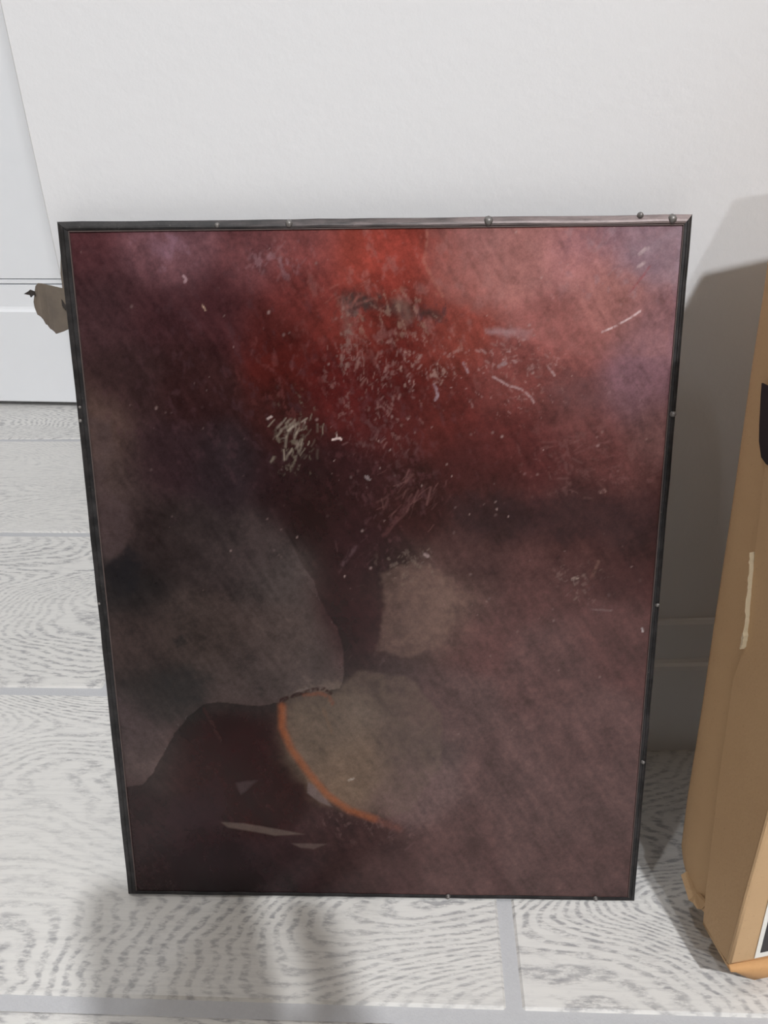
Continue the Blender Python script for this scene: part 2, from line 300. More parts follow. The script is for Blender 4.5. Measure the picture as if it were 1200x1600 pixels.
STROKES=[([(-44.4,105.1),(-44.9,93.7),(-40.8,82.2),(-33.2,69.8),(-24.3,57.6),(-14.2,49.6),(-1.8,44.7)],0.4,3.0,(152,86,52),0.66),([(-1.8,44.7),(6.0,41.2),(10.7,39.1)],0.8,3,(130,82,70),0.45),([(-45.5,107.8),(-42.1,109.4),(-37.9,110.8),(-33.6,112.1),(-29.4,113.8),(-24.6,114.2),(-21.6,111.9)],1.0,0.9,(44,22,20),0.9),([(-33.7,110.8),(-26.4,111.9),(-22.3,109.9),(-20.6,106.6)],0.9,1.2,(120,72,52),0.6),([(94.3,275.7),(99.3,277.7),(105.6,281.3),(109.3,283.8)],0.3,0.4,(215,190,190),0.85),([(104.9,291.4),(108.4,296.3),(111.9,301.2)],0.3,0.6,(150,80,84),0.6),([(107.7,306.2),(109.1,307.6),(110.6,308.1)],0.7,0.9,(200,180,180),0.6),([(107.3,301.3),(109.5,302.7)],0.5,0.8,(195,172,172),0.6),([(110.2,306.2),(117.3,312.2),(122.1,315.7)],0.8,2.2,(160,138,148),0.4),([(22.6,316.8),(22.1,310.7),(21.1,304.1),(24.8,297.1),(29.0,290.5)],0.3,0.8,(165,110,98),0.5),([(-70.1,287.8),(-68.9,285.7)],0.35,0.35,(190,160,140),0.9),([(-77.0,299.3),(-76.1,298.0),(-76.7,297.0)],0.6,0.5,(170,140,145),0.8),([(-45.2,240.4),(-43.5,241.3)],0.5,0.4,(190,170,165),0.9),([(-17.5,231.5),(-14.7,232.1),(-13.9,231.5)],0.5,0.4,(215,190,185),0.95),([(-15.8,234.3),(-15.5,232.1)],0.3,0.4,(190,170,165),0.8),([(-3.4,215.2),(-2.1,214.1)],0.8,0.6,(165,150,150),0.9),([(22.2,180.0),(23.4,179.1)],0.8,0.7,(150,130,128),0.8),([(-14.6,175.2),(-10.8,180.3),(-8.4,183.2)],0.4,1.4,(88,66,70),0.6),([(4.1,188.6),(12.6,200.3),(21.0,208.9)],0.4,1.5,(84,52,52),0.6),([(50.2,257.8),(57.0,254.0),(62.4,252.4),(66.5,248.9),(67.7,247.0)],0.45,0.5,(170,140,140),0.75),([(72.6,262.4),(75.7,258.1)],0.4,0.5,(175,145,145),0.7),([(25.6,254.4),(26.7,252.6),(27.3,249.9),(26.2,248.3)],0.7,0.5,(150,128,135),0.8),([(37.8,263.6),(40.0,259.7)],0.6,0.5,(150,125,130),0.7),([(52.8,262.0),(55.4,263.5)],1.0,0.8,(150,128,130),0.7),([(31.4,266.3),(34.6,268.4),(37.2,268.9)],0.5,0.7,(150,110,105),0.6),([(96.5,169.3),(98.8,176.8)],0.5,0.8,(120,90,80),0.5),([(88.0,168.4),(90.2,169.3)],0.8,0.7,(160,140,130),0.8),([(97.8,208.2),(99.4,208.8)],0.9,0.8,(150,120,115),0.8),([(97.3,154.1),(105.9,153.5)],0.3,0.6,(120,100,100),0.6),([(-13.9,65.8),(-11.7,66.9)],0.6,0.5,(170,160,150),0.8),([(120.2,144.9),(120.6,143.4)],0.4,0.4,(190,180,180),0.8),([(-81.8,103.5),(-77.3,93.5),(-74.6,86.7)],0.4,1.2,(66,40,38),0.5),([(-25.2,103.9),(-23.2,97.3),(-21.0,90.5)],0.4,1.2,(120,95,75),0.4)]
SCRATCHES=[((-31.8,231.6),(8,10),-65,5.0,46,(150,138,124),0.55),((-35.2,236.6),(5,5),-45,3.5,20,(160,148,135),0.55),((-5.9,266.6),(9,14),-80,3.0,40,(140,104,98),0.5),((4.6,250.5),(10,14),-60,3.0,42,(130,98,94),0.5),((15.4,262.5),(14,9),-70,2.2,40,(150,118,114),0.55),((4.5,231.4),(12,9),-60,4.0,34,(104,74,74),0.5),((15.4,207.5),(13,13),-55,8.0,60,(108,74,72),0.5),((-7.3,182.7),(9,14),-60,5.0,22,(78,54,56),0.45),((55.3,266.2),(16,9),20,2.2,30,(160,126,124),0.55),((63.7,252.9),(14,9),25,2.2,28,(150,118,116),0.5),((88.9,231.1),(20,8),-15,7.0,46,(112,76,74),0.4),((95.1,217.2),(16,9),10,5.0,34,(110,78,76),0.4),((92.3,167.8),(9,8),-40,1.6,26,(120,98,92),0.55),((101.3,158.7),(12,9),-80,1.6,20,(96,74,74),0.5),((104.9,309.9),(16,12),-50,9.0,46,(150,124,130),0.3),((72.6,291.6),(36,18),-55,10.0,60,(158,108,104),0.25),((-5.5,289.8),(12,5),-30,5.0,24,(140,88,80),0.4),((-39.1,305.1),(10,6),-60,4.0,24,(130,100,104),0.4),((15.4,42.0),(16,8),-45,6.0,36,(104,80,82),0.35),((-27.3,266.7),(20,16),-75,4.0,30,(100,60,60),0.4),((15.4,173.7),(7,8),-40,1.6,22,(110,94,86),0.6),((3.7,139.8),(20,30),-50,5.0,30,(92,76,74),0.25),((70.3,286.6),(60,60),-30,0.6,60,(170,140,138),0.55),((18.2,242.4),(70,60),-60,0.7,110,(165,140,136),0.6),((-50.0,242.7),(60,70),-60,0.5,40,(120,100,98),0.5),((62.0,140.0),(60,60),-60,0.5,40,(130,108,106),0.5)]

PW, PH, PT = .254, .3208, .0055
plate = empty('glass_filter_plate')
plate.matrix_world = Matrix(((.9993, .0341, .0140, -.0070), (-.0366, .9644, .2620, .2501), (-.0046, -.2624, .9650, .0009), (0, 0, 0, 1)))
tag(plate, 'dark red stained glass plate in a thin black metal frame, leaning on the white wall', 'glass plate')

def vnoise(x, y, seed):
    rs = np.random.RandomState(seed); G = rs.rand(256, 256)
    xi = np.floor(x).astype(int); yi = np.floor(y).astype(int); fx = x - xi; fy = y - yi
    fx = fx * fx * (3 - 2 * fx); fy = fy * fy * (3 - 2 * fy)
    g = lambda a, b: G[a % 256, b % 256]
    return (g(xi, yi) * (1 - fx) + g(xi + 1, yi) * fx) * (1 - fy) + (g(xi, yi + 1) * (1 - fx) + g(xi + 1, yi + 1) * fx) * fy
def fbm(x, y, seed, oct=4, gain=.55):
    s = 0; a = 1; t = 0
    for i in range(oct):
        s = s + a * vnoise(x * 2 ** i + 17 * i, y * 2 ** i + 5 * i, seed + i); t += a; a *= gain
    return s / t - .5
def poly_sd(x, y, P):
    d = np.full(x.shape, 1e9); ins = np.zeros(x.shape, bool)
    for (x0, y0), (x1, y1) in zip(P, P[1:] + P[:1]):
        ex, ey = x1 - x0, y1 - y0
        t = np.clip(((x - x0) * ex + (y - y0) * ey) / (ex * ex + ey * ey + 1e-9), 0, 1)
        d = np.minimum(d, (x - x0 - t * ex) ** 2 + (y - y0 - t * ey) ** 2)
        c = (y0 > y) != (y1 > y)
        ins ^= c & (x < (x1 - x0) * (y - y0) / (y1 - y0 + 1e-12) + x0)
    return np.where(ins, 1, -1) * np.sqrt(d)
def line_d(x, y, P):
    d = np.full(x.shape, 1e9)
    for (x0, y0), (x1, y1) in zip(P, P[1:]):
        ex, ey = x1 - x0, y1 - y0
        t = np.clip(((x - x0) * ex + (y - y0) * ey) / (ex * ex + ey * ey + 1e-9), 0, 1)
        d = np.minimum(d, (x - x0 - t * ex) ** 2 + (y - y0 - t * ey) ** 2)
    return np.sqrt(d)
def sstep(a, b, v):
    t = np.clip((v - a) / (b - a), 0, 1); return t * t * (3 - 2 * t)
IRR, REF = 1.12, 0.004       # light on the plate and glint level the colours were judged under
def pane_tint_col(c):
    return np.maximum((np.array(lin(*c)) - REF) / IRR, .0015)
def paint_plate(X, Y):
    wx = X + 7 * fbm(X / 22, Y / 22, 3) + 2.0 * fbm(X / 5, Y / 5, 9)
    wy = Y + 7 * fbm(X / 22 + 40, Y / 22, 5) + 2.0 * fbm(X / 5, Y / 5 + 30, 11)
    num = np.zeros(X.shape + (3,)); den = np.full(X.shape, 1e-12)
    for (x, y, r, g, b) in STAIN_AND_SHEEN:
        d2 = (wx - x) ** 2 + (wy - y) ** 2
        k = np.exp(-d2 / (2 * 9.0 ** 2)) + 1e-3 / (1 + d2 / 100.0)
        num += k[..., None] * pane_tint_col((r, g, b)); den += k
    C = num / den[..., None]
    hz = fbm(X / 9, Y / 9, 21, 5, .6); st = fbm((X * .8 + Y * .5) / 2.0, (Y * .8 - X * .5) / 14, 33, 4)
    C *= np.clip(1 + .8 * hz + .5 * st + .45 * fbm(X / 1.5, Y / 1.5, 55, 3, .7), .3, 2.4)[..., None]
    D = np.full(X.shape, .35) + .3 * hz
    def lay(m, c, dust):
        nonlocal C, D
        C = C * (1 - m[..., None]) + m[..., None] * pane_tint_col(c); D = D * (1 - m) + dust * m
    # dried film with a crisp edge
    jx = X + 1.2 * fbm(X / 3, Y / 3, 61); jy = Y + 1.2 * fbm(X / 3, Y / 3, 67)
    sd = poly_sd(jx, jy, DUST)
    edge = sstep(-.25, .25, sd) * np.exp(-np.maximum(sd, 0) / 14) * sstep(205, 168, Y + 8 * fbm(X / 6, Y / 6, 41))
    C *= (1 + .55 * edge)[..., None]; C += (edge * .004)[..., None]
    out = sstep(.3, -.2, sd) * np.exp(np.minimum(sd, 0) / 9) * (Y < 150)
    C *= (1 - .45 * out)[..., None]
    D += .25 * edge
    for P, c, a, s in PATCHES:
        k = .9 if s < 1 else 2.2
        sd = poly_sd(X + k * s * fbm(X / 4, Y / 4, 71), Y + k * s * fbm(X / 4, Y / 4, 79), P)
        tex = 1 if s < 1 else np.clip(.9 + 1.3 * fbm(X / 3, Y / 3, 85, 4), 0, 1.4)
        lay(np.clip(a * sstep(-s, s, sd) * tex, 0, 1), c, .55)
    for (mx, my), (sx, sy), c, a, fr, th in MOTTLE:
        e = np.exp(-.5 * (((X - mx) / sx) ** 2 + ((Y - my) / sy) ** 2))
        f = fbm((X + .3 * Y) / fr, (Y * .6 - .2 * X) / fr, int(100 + mx + my), 4, .6)
        lay(np.clip(a * sstep(th, th + .16, f + .10 * (e - 1)) * sstep(.05, .6, e), 0, 1), c, .6)
    for P, wd, s, c, a in STROKES:
        d = line_d(X + .5 * fbm(X / 2, Y / 2, 91), Y + .5 * fbm(X / 2, Y / 2, 95), P)
        br = np.clip((1 if wd < .6 and s > 2 else .72) + (.8 if s > 2 else 2.4) * fbm(X / 1.1, Y / 1.1, 99, 3), 0, 1)
        lay(a * br * (1 - sstep(wd * .5, wd * .5 + s, d)), c, .5)
    rs = random.Random(5)
    x0, y0, hx, hy = X[0, 0], Y[0, 0], X[1, 0] - X[0, 0], Y[0, 1] - Y[0, 0]
    for (cx, cy), (sx, sy), ang, ln, n, c, a in SCRATCHES:
        for _ in range(n):
            px, py = cx + rs.gauss(0, sx * .6), cy + rs.gauss(0, sy * .6)
            t = math.radians(-ang + rs.gauss(0, 16)); l = ln * rs.uniform(.3, 1.0); cu = rs.uniform(-.25, .25)
            P = [(px + math.cos(t + cu * q) * l * q, py + math.sin(t + cu * q) * l * q) for q in (-.5, 0, .5)]
            r = l / 2 + 2
            i0, i1 = int((px - r - x0) / hx), int((px + r - x0) / hx) + 1
            j0, j1 = int((py - r - y0) / hy), int((py + r - y0) / hy) + 1
            i0, j0 = max(i0, 0), max(j0, 0); i1, j1 = min(i1, X.shape[0]), min(j1, X.shape[1])
            if i1 - i0 < 2 or j1 - j0 < 2: continue
            sl = (slice(i0, i1), slice(j0, j1))
            d = line_d(X[sl], Y[sl], P)
            m = a * rs.random() ** 1.3 * 1.25 * (1 - sstep(.02, rs.choice((.35, .45, .6, .9)), d))
            m = np.clip(m, 0, 1)
            C[sl] = C[sl] * (1 - m[..., None]) + m[..., None] * pane_tint_col(c)
    return C, np.clip(D, 0, 1)
LW, RW, TW, BW = .0044, .0031, .0037, .0016    # visible widths of the frame lips
gx = np.linspace(-PW / 2 + LW * .7, PW / 2 - RW * .7, 500); gz = np.linspace(BW * .6, PH - TW * .7, 632)
XX, ZZ = np.meshgrid(gx, gz, indexing='ij')
colr, dst = paint_plate(XX * 1000, ZZ * 1000)
nx, nz = XX.shape
co = np.stack([XX, np.full(XX.shape, .0002), ZZ], -1).reshape(-1, 3)
ii = np.arange(nx * nz).reshape(nx, nz)
quads = np.stack([ii[:-1, :-1], ii[1:, :-1], ii[1:, 1:], ii[:-1, 1:]], -1).reshape(-1, 4)
me = bpy.data.meshes.new('glass_pane')
me.vertices.add(len(co)); me.vertices.foreach_set('co', co.ravel())
me.loops.add(quads.size); me.loops.foreach_set('vertex_index', quads.ravel())
me.polygons.add(len(quads)); me.polygons.foreach_set('loop_start', np.arange(0, quads.size, 4))
me.update()
at = me.attributes.new('stain_and_sheen', 'FLOAT_COLOR', 'POINT')
at.data.foreach_set('color', np.concatenate([colr.reshape(-1, 3), np.ones((nx * nz, 1))], 1).astype(np.float32).ravel())
at = me.attributes.new('dust', 'FLOAT', 'POINT'); at.data.foreach_set('value', dst.astype(np.float32).ravel())
me.materials.append(mat_glass_pane())
pane = link(bpy.data.objects.new('glass_pane', me), plate)
pane['label'] = 'dark red glass pane with dusty stains, scratches and painted reflections'
bm = bmesh.new(); box(bm, -PW / 2 + .0012, PW / 2 - .0012, .0006, PT - .0004, .0012, PH - .0012)
obj('backing_board', bm, M['back'], plate)
# frame strips: folded metal channel, mitred at the corners
def strip(o0, o1, inw, wd):
    """o0,o1: outer corners (x,z); inw: inward unit normal; wd: lip width; mitre by shifting inner points"""
    pr = [(0, PT), (0, .0002), (.10, -.0006), (.42, -.0009), (.55, -.0009), (.62, -.0005), (.92, -.0004), (1.0, -.0001), (1.0, .0004), (.2, .0004), (.2, PT)]
    return pr
def frame_strip(side):
    pr = strip(None, None, None, None); A, B = [], []
    if side == 'top': pr = [(0, PT), (0, .0006), (.06, .0002), (.50, -.0007), (.72, -.0010), (.90, -.0008), (1.0, -.0001), (1.0, .0004), (.2, .0006), (.2, PT)]
    l, r, z0, z1 = -PW / 2, PW / 2, 0, PH
    for f, y in pr:
        if side == 'top': A.append((l + LW * f, y, z1 - TW * f)); B.append((r - RW * f, y, z1 - TW * f))
        if side == 'bottom': A.append((l + LW * f, y, z0 + BW * f)); B.append((r - RW * f, y, z0 + BW * f))
        if side == 'left': A.append((l + LW * f, y, z0 + BW * f)); B.append((l + LW * f, y, z1 - TW * f))
        if side == 'right': A.append((r - RW * f, y, z0 + BW * f)); B.append((r - RW * f, y, z1 - TW * f))
    # cut into lengths so that the metal can be slightly wavy
    bm = bmesh.new(); n = 24; rows = []
    rr = random.Random(side)
    for k in range(n + 1):
        t = k / n; j = rr.uniform(-.00014, .00014) if 0 < k < n else 0
        row = []
        for a, b in zip(A, B):
            p = Vector(a).lerp(Vector(b), t)
            if side in ('top', 'bottom'): p.z += j
            else: p.x += j
            row.append(bm.verts.new(p))
        rows.append(row)
    m = len(A)
    for u, v in zip(rows, rows[1:]):
        for i in range(m): bm.faces.new((u[i], u[(i + 1) % m], v[(i + 1) % m], v[i]))
    bm.faces.new(rows[0][::-1]); bm.faces.new(rows[-1])
    bmesh.ops.recalc_face_normals(bm, faces=bm.faces)
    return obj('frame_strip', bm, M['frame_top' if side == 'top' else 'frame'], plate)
for s in ('top', 'bottom', 'left', 'right'): frame_strip(s)
for x0, x1, z0, z1 in ((-PW / 2 + LW, PW / 2 - RW, PH - TW - .00035, PH - TW + .0001), (-PW / 2 + LW - .0001, -PW / 2 + LW + .0003, BW, PH - TW), (PW / 2 - RW - .0003, PW / 2 - RW + .0001, BW, PH - TW)):
    bm = bmesh.new(); box(bm, x0, x1, -.0005, .0003, z0, z1, .0001); obj('inner_lip_highlight', bm, M['lip'], plate)  # paler brown paints in the highlight along the frame's inner edge
# small metal pins pressed into the frame
pin_me = None
for (x, z, s) in [(-32.8, 318.9, 1.25), (46.8, 319.0, 1.5), (119.2, 319.0, 1.45), (106.6, 320.6, .9), (-61.8, 318.6, .9), (125.8, 241.9, 1.1), (125.9, 156.6, .8),
                  (125.4, 77.6, .8), (-125.6, 240.2, .7), (-125.2, 246.0, .6), (-125.8, 156.6, .6), (34.6, .95, .9), (107.7, .95, .9)]:
    if pin_me is None:
        bm = bmesh.new()
        bmesh.ops.create_uvsphere(bm, u_segments=12, v_segments=6, radius=.0011, matrix=Matrix.Diagonal((1, .75, 1, 1)))
        bmesh.ops.create_cone(bm, cap_ends=True, segments=10, radius1=.0015, radius2=.0012, depth=.0008, matrix=Matrix.Translation((0, .0006, 0)) @ Matrix.Rotation(PI / 2, 4, 'X'))
        p = obj('pin', bm, M['pin'], plate, True); pin_me = p.data
    else:
        p = link(bpy.data.objects.new('pin', pin_me), plate)
    p.location = (x / 1000, -.0009, z / 1000); p.scale = (s,) * 3
# torn scrap of old tape stuck behind the left edge
def scrap(name, pts, y0, th, mat, parent, curl=0.0):
    bm = bmesh.new()
    def P(x, z, y):
        d = max(0, -x - 127) / 18.0
        return (x / 1000, y + curl * d * d + .0004 * math.sin(z * 1.1) * d, z / 1000)
    a = [bm.verts.new(P(x, z, y0)) for x, z in pts]; b = [bm.verts.new(P(x, z, y0 + th)) for x, z in pts]
    n = len(pts); fa = bm.faces.new(a); fb = bm.faces.new(b[::-1])
    for i in range(n): bm.faces.new((a[i], a[(i + 1) % n], b[(i + 1) % n], b[i]))
    bmesh.ops.triangulate(bm, faces=[fa, fb])
    bmesh.ops.recalc_face_normals(bm, faces=bm.faces)
    return obj(name, bm, mat, parent)
tp = [(-142.0, 296.0), (-140.8, 297.2), (-139, 297.1), (-137.4, 296.4), (-134, 296.0), (-130.6, 295.2), (-126, 294.6), (-122, 294), (-122, 279), (-128.4, 278.6),
      (-130.2, 278.1), (-131.6, 277.3), (-132.6, 277.5), (-133.4, 277.0), (-134.8, 276.4), (-135.6, 277.6), (-137.2, 278.6), (-138.4, 280.1), (-139.2, 280.4), (-140.2, 282.4), (-141.2, 283.6),
      (-142.6, 284.4), (-144.0, 287.4), (-143.8, 289.6), (-143.2, 291.6), (-143.0, 293.6)]
sc_ = scrap('torn_tape', tp, .0048, .0006, M['tape'], plate, .0035)
sc_['label'] = 'torn scrap of old grey tape sticking out behind the left edge'
scrap('splinter', [(-142.6, 293.9), (-144.2, 294.6), (-145.2, 293.9), (-147.4, 292.9), (-146.0, 292.6), (-144.9, 292.4), (-144.4, 291.5), (-143.4, 292.4), (-142.4, 292.2)], .0066, .0007, M['dark'], sc_)
scrap('tape_hole', [(-130.4, 290.6), (-129.2, 288.6), (-128.0, 288.2), (-126.5, 286.8), (-127.0, 285.2), (-129.0, 286.0), (-130.4, 288.0)], .0043, .0004, M['dark'], sc_)
scrap('edge_tape', [(-128.6, 309.8), (-127.4, 309.9), (-124, 309.8), (-124, 284), (-128.6, 284), (-129.2, 288), (-129.6, 292), (-129.5, 297), (-129.6, 301), (-129.2, 305)], .0044, .0006, M['tape'], plate)

# ------------------------------------------------------------------ cardboard box on the right
BK = 1 - .022 / .367
BX = empty('cardboard_box', (.154 * BK, .2111 * BK, .022)); BX.rotation_euler.z = math.radians(10); BX.scale = (BK, BK, BK)
tag(BX, 'worn brown two-piece cardboard box standing on end at the right edge', 'box')
BW_ = .262
# base tray: side outline (depth, height), rounded crushed bottom corner at the back
levels = [  # height, depth of back edge, depth of the seam with the lid, how far the side sinks in at the seam
    (.0012, .0420, .0195, .0060), (.0055, .0468, .0215, .0064), (.0110, .0505, .0225, .0068), (.0180, .0528, .0245, .0068), (.0500, .0566, .0300, .0062),
    (.0833, .0596, .0357, .0052), (.1070, .0619, .0392, .0042), (.1364, .0652, .0432, .0026), (.1545, .0672, .0420, .0010), (.1885, .0706, .0478, .0006),
    (.2120, .0732, .0520, .0006), (.2590, .0788, .0600, .0006), (.2900, .0818, .0660, .0006), (.3020, .0833, .0680, .0006), (.3260, .0845, .0720, .0006), (.3630, .0860, .0750, .0006)]
bm = bmesh.new(); prev = None
for i, (z, db, ds, sk) in enumerate(levels):
    w_ = db - ds; cr = .0035 * max(0, 1 - z / .02)
    ring = [(BW_ - .001, db, z), (.0030 + cr, db + .0004, z), (.0008 + cr, db - .0006, z), (.0001 + cr * .7, db - .0026, z), (.0000 + cr * .3, db - .30 * w_, z), (sk * .14, db - .55 * w_, z),
            (sk * .55, db - .80 * w_, z), (sk, ds + .0008, z), (sk + .0008, ds - .006, z), (BW_ - .001, ds - .006, z)]
    cx = max(0, (z - .302) / .0735) * .031
    ring = [bm.verts.new((max(p[0], p[0] * .3 + cx) if k < 9 and k else p[0], p[1], p[2])) for k, p in enumerate(ring)]
    if prev:
        for k in range(len(ring)): bm.faces.new((prev[k], prev[(k + 1) % len(ring)], ring[(k + 1) % len(ring)], ring[k]))
    else: bm.faces.new(ring)
    prev = ring
bm.faces.new(prev[::-1]); bmesh.ops.recalc_face_normals(bm, faces=bm.faces)
base_tray = obj('base_tray', bm, M['card'], BX, True)
# crushed flap of the tray's bottom corner
bm = bmesh.new()
fl = [(-.0002, .0262, .0045), (-.0014, .0275, .0036), (-.0020, .0305, .0040), (-.0026, .0330, .0026), (-.0026, .0380, .0060), (-.0024, .0430, .0085), (.0004, .0430, .0105), (.0006, .0330, .0075), (.0006, .0250, .0100)]
top = [bm.verts.new(p) for p in fl]; bot = [bm.verts.new((p[0] + .0012, p[1], p[2] + .0005)) for p in fl]
n = len(fl); fa = bm.faces.new(top); fb = bm.faces.new(bot[::-1])
for i in range(n): bm.faces.new((top[i], top[(i + 1) % n], bot[(i + 1) % n], bot[i]))
bmesh.ops.triangulate(bm, faces=[fa, fb]); bmesh.ops.recalc_face_normals(bm, faces=bm.faces)
obj('crushed_corner', bm, M['card'], BX)
# lid: tray of cardboard, its side wall bulging forward towards the top
lid = None
TH = .0016
seam = [(.0212, .0008), (.0250, .0190), (.0360, .0833), (.0432, .1364), (.0418, .1545), (.0478, .1885), (.0520, .2120), (.0600, .2560), (.0660, .2900), (.0690, .3150)]
frontl = [(0.0, .0035), (.0022, .0470), (.0036, .0840), (.0060, .1364), (.0066, .1545), (.0078, .1885), (.0088, .2120), (.0105, .2560), (.0118, .2900), (.0128, .3150)]
bm = bmesh.new()
def shell(bm, xo, xi):
    a = []
    for (d1, z1), (d0, z0) in zip(seam, frontl):
        a.append([bm.verts.new(p) for p in ((xo, d1, z1), (xo, d0, z0), (xi, d0 + TH, z0), (xi, d1, z1))])
    for u, v in zip(a, a[1:]):
        for i in range(4): bm.faces.new((u[i], u[(i + 1) % 4], v[(i + 1) % 4], v[i]))
    bm.faces.new(a[0][::-1]); bm.faces.new(a[-1])
shell(bm, -.0014, .0002); shell(bm, BW_ + .0014, BW_ - .0002)
lid = obj('lid', bm, M['card'], BX)
bm2 = bmesh.new(); bm2.from_mesh(lid.data)
# front panel of the lid and its top and bottom walls
rows = []
for (d0, z0) in frontl:
    rows.append([bm2.verts.new(p) for p in ((-.0014, d0, z0), (BW_ + .0014, d0, z0), (BW_ + .0014, d0 + TH, z0), (-.0014, d0 + TH, z0))])
for u, v in zip(rows, rows[1:]):
    for i in range(4): bm2.faces.new((u[i], u[(i + 1) % 4], v[(i + 1) % 4], v[i]))
bm2.faces.new(rows[0][::-1]); bm2.faces.new(rows[-1])
box(bm2, -.0014, BW_ + .0014, .0130, .070, .3136, .3150); box(bm2, -.0014, BW_ + .0014, .0006, .0212, .0008, .0024)
bmesh.ops.recalc_face_normals(bm2, faces=bm2.faces)
bm2.to_mesh(lid.data); bm2.free()
# soft folded edge of the lid's corner
bm = bmesh.new(); prev = None
for (d0, z0) in frontl:
    ring = [bm.verts.new((-.0014 + .0016 * (1 - math.cos(t)) - .0004, d0 + .0016 * (1 - math.sin(t)) - .0004, z0)) for t in (0, PI / 8, PI / 4, 3 * PI / 8, PI / 2)]
    if prev:
        for i in range(4): bm.faces.new((prev[i], prev[i + 1], ring[i + 1], ring[i]))
    prev = ring
bmesh.ops.recalc_face_normals(bm, faces=bm.faces)
bmesh.ops.solidify(bm, geom=bm.faces[:], thickness=.0006)
obj('rounded_fold', bm, M['card'], BX, True)
# loose bottom flap of the lid bulging out to the floor
bm = bmesh.new(); cols = []
for k in range(23):
    x = -.0012 + (k / 22) ** 2.2 * (BW_ + .002); q = min(1, max(0, (x + .0012) / .021)) ** .9
    dn = .0006 - (.022 / BK + .0002) * q
    cols.append([(x, -.0003, .0035 - .002 * q), (x + .0002, -.0024 - .001 * q, .0008 - .004 * q), (x + .0003, -.0014, dn * .55), (x, .0036 * q, dn), (x, .0052 * q + .0006, dn + .0004), (x, .0014, .0004)])
vs = [[bm.verts.new(p) for p in c] for c in cols]
for u, v in zip(vs, vs[1:]):
    for i in range(6): bm.faces.new((u[i], u[(i + 1) % 6], v[(i + 1) % 6], v[i]))
bm.faces.new(vs[0][::-1]); bm.faces.new(vs[-1]); bmesh.ops.recalc_face_normals(bm, faces=bm.faces)
obj('bottom_flap', bm, M['card_in'], BX, True)
# label on the lid front: white paper with a black printed field
def front_d(z):
    for (d0, z0), (d1, z1) in zip(frontl, frontl[1:]):
        if z <= z1: return d0 + (d1 - d0) * (z - z0) / (z1 - z0)
    return frontl[-1][0]
def slab(name, x0, x1, z0, z1, off, th, mat, parent, sk=0.0):
    bm = bmesh.new(); zs = [z0 + (z1 - z0) * k / 12 for k in range(13)]
    a = []
    for z in zs:
        d = front_d(z) - off; s = sk * (z - z0)
        a.append([bm.verts.new(p) for p in ((x0 + s, d - th, z), (x1 + s, d - th, z), (x1 + s, d, z), (x0 + s, d, z))])
    for u, v in zip(a, a[1:]):
        for i in range(4): bm.faces.new((u[i], u[(i + 1) % 4], v[(i + 1) % 4], v[i]))
    bm.faces.new(a[0][::-1]); bm.faces.new(a[-1]); bmesh.ops.recalc_face_normals(bm, faces=bm.faces)
    return obj(name, bm, mat, parent)
lab = slab('paper_label', .0112, .2500, .0042, .3020, .0002, .0003, M['label_white'], BX, -.03)
lab['label'] = 'white bordered paper label with black print on the box front'
slab('printed_field', .0133, .2460, .0080, .2980, .00055, .0002, M['label_black'], lab, -.03)
# torn pale edge along the lid's side seam, and a dark strip higher up
bm = bmesh.new(); pts = [(.0499, .1957), (.0489, .1920), (.0478, .1887), (.0470, .1845), (.0461, .1806), (.0449, .1750), (.0436, .1699), (.0428, .1665), (.0422, .1625), (.0420, .1590), (.0416, .1560), (.0420, .1542)]
rr = random.Random(3); prev = None
for i, (d, z) in enumerate(pts):
    for q in range(3):
        if i == len(pts) - 1 and q: break
        f = q / 3; d2, z2 = (d, z) if i == len(pts) - 1 else (d + (pts[i + 1][0] - d) * f, z + (pts[i + 1][1] - z) * f)
        wd = .0001 + rr.uniform(0, .0004) + (.0004 + rr.uniform(0, .0010) if z2 < .162 else 0)
        ring = [bm.verts.new(p) for p in ((-.0030 - rr.uniform(0, .0006), d2 - wd * .5, z2), (-.0030, d2 + wd * .5, z2), (-.0010, d2 + wd * .7, z2), (-.0010, d2 - wd * .6, z2))]
        if prev:
            for k in range(4): bm.faces.new((prev[k], prev[(k + 1) % 4], ring[(k + 1) % 4], ring[k]))
        else: bm.faces.new(ring)
        prev = ring
bm.faces.new(prev[::-1]); bmesh.ops.recalc_face_normals(bm, faces=bm.faces)
obj('torn_edge', bm, M['torn'], BX)
bm = bmesh.new()
bp = [(.0672, .2590), (.0660, .2540), (.0646, .2490), (.0632, .2440), (.0612, .2380), (.0580, .2330), (.0545, .2318), (.0440, .2330), (.0250, .2340), (.0250, .2610)]
prism(bm, [(-.0019, d, z) for d, z in bp], [(-.0013, d, z) for d, z in bp])
obj('black_patch', bm, M['label_black'], BX)

# ------------------------------------------------------------------ the person taking the picture, behind the lens
def skin(name, chains, mat, parent, sub=2):
    """chains: lists of (x, y, z, r) that share joints; one continuous skinned surface"""
    me = bpy.data.meshes.new(name); vs, es, rad, idx = [], [], [], {}
    for ch in chains:
        pv = None
        for (x, y, z, r) in ch:
            k = (round(x, 4), round(y, 4), round(z, 4))
            if k not in idx: idx[k] = len(vs); vs.append((x, y, z)); rad.append(r)
            if pv is not None: es.append((pv, idx[k]))
            pv = idx[k]
    me.from_pydata(vs, es, []); me.materials.append(mat)
    o = link(bpy.data.objects.new(name, me), parent)
    md = o.modifiers.new('skin', 'SKIN'); md.use_smooth_shade = True
    for i, d in enumerate(me.skin_vertices[0].data):
        d.radius = (rad[i], rad[i]); d.use_root = (i == 0)
    sb = o.modifiers.new('subsurf', 'SUBSURF'); sb.levels = sub; sb.render_levels = sub
    return o
skin_m = mat_plain('skin', lin(196, 150, 126), lin(208, 164, 140), 90, .5)
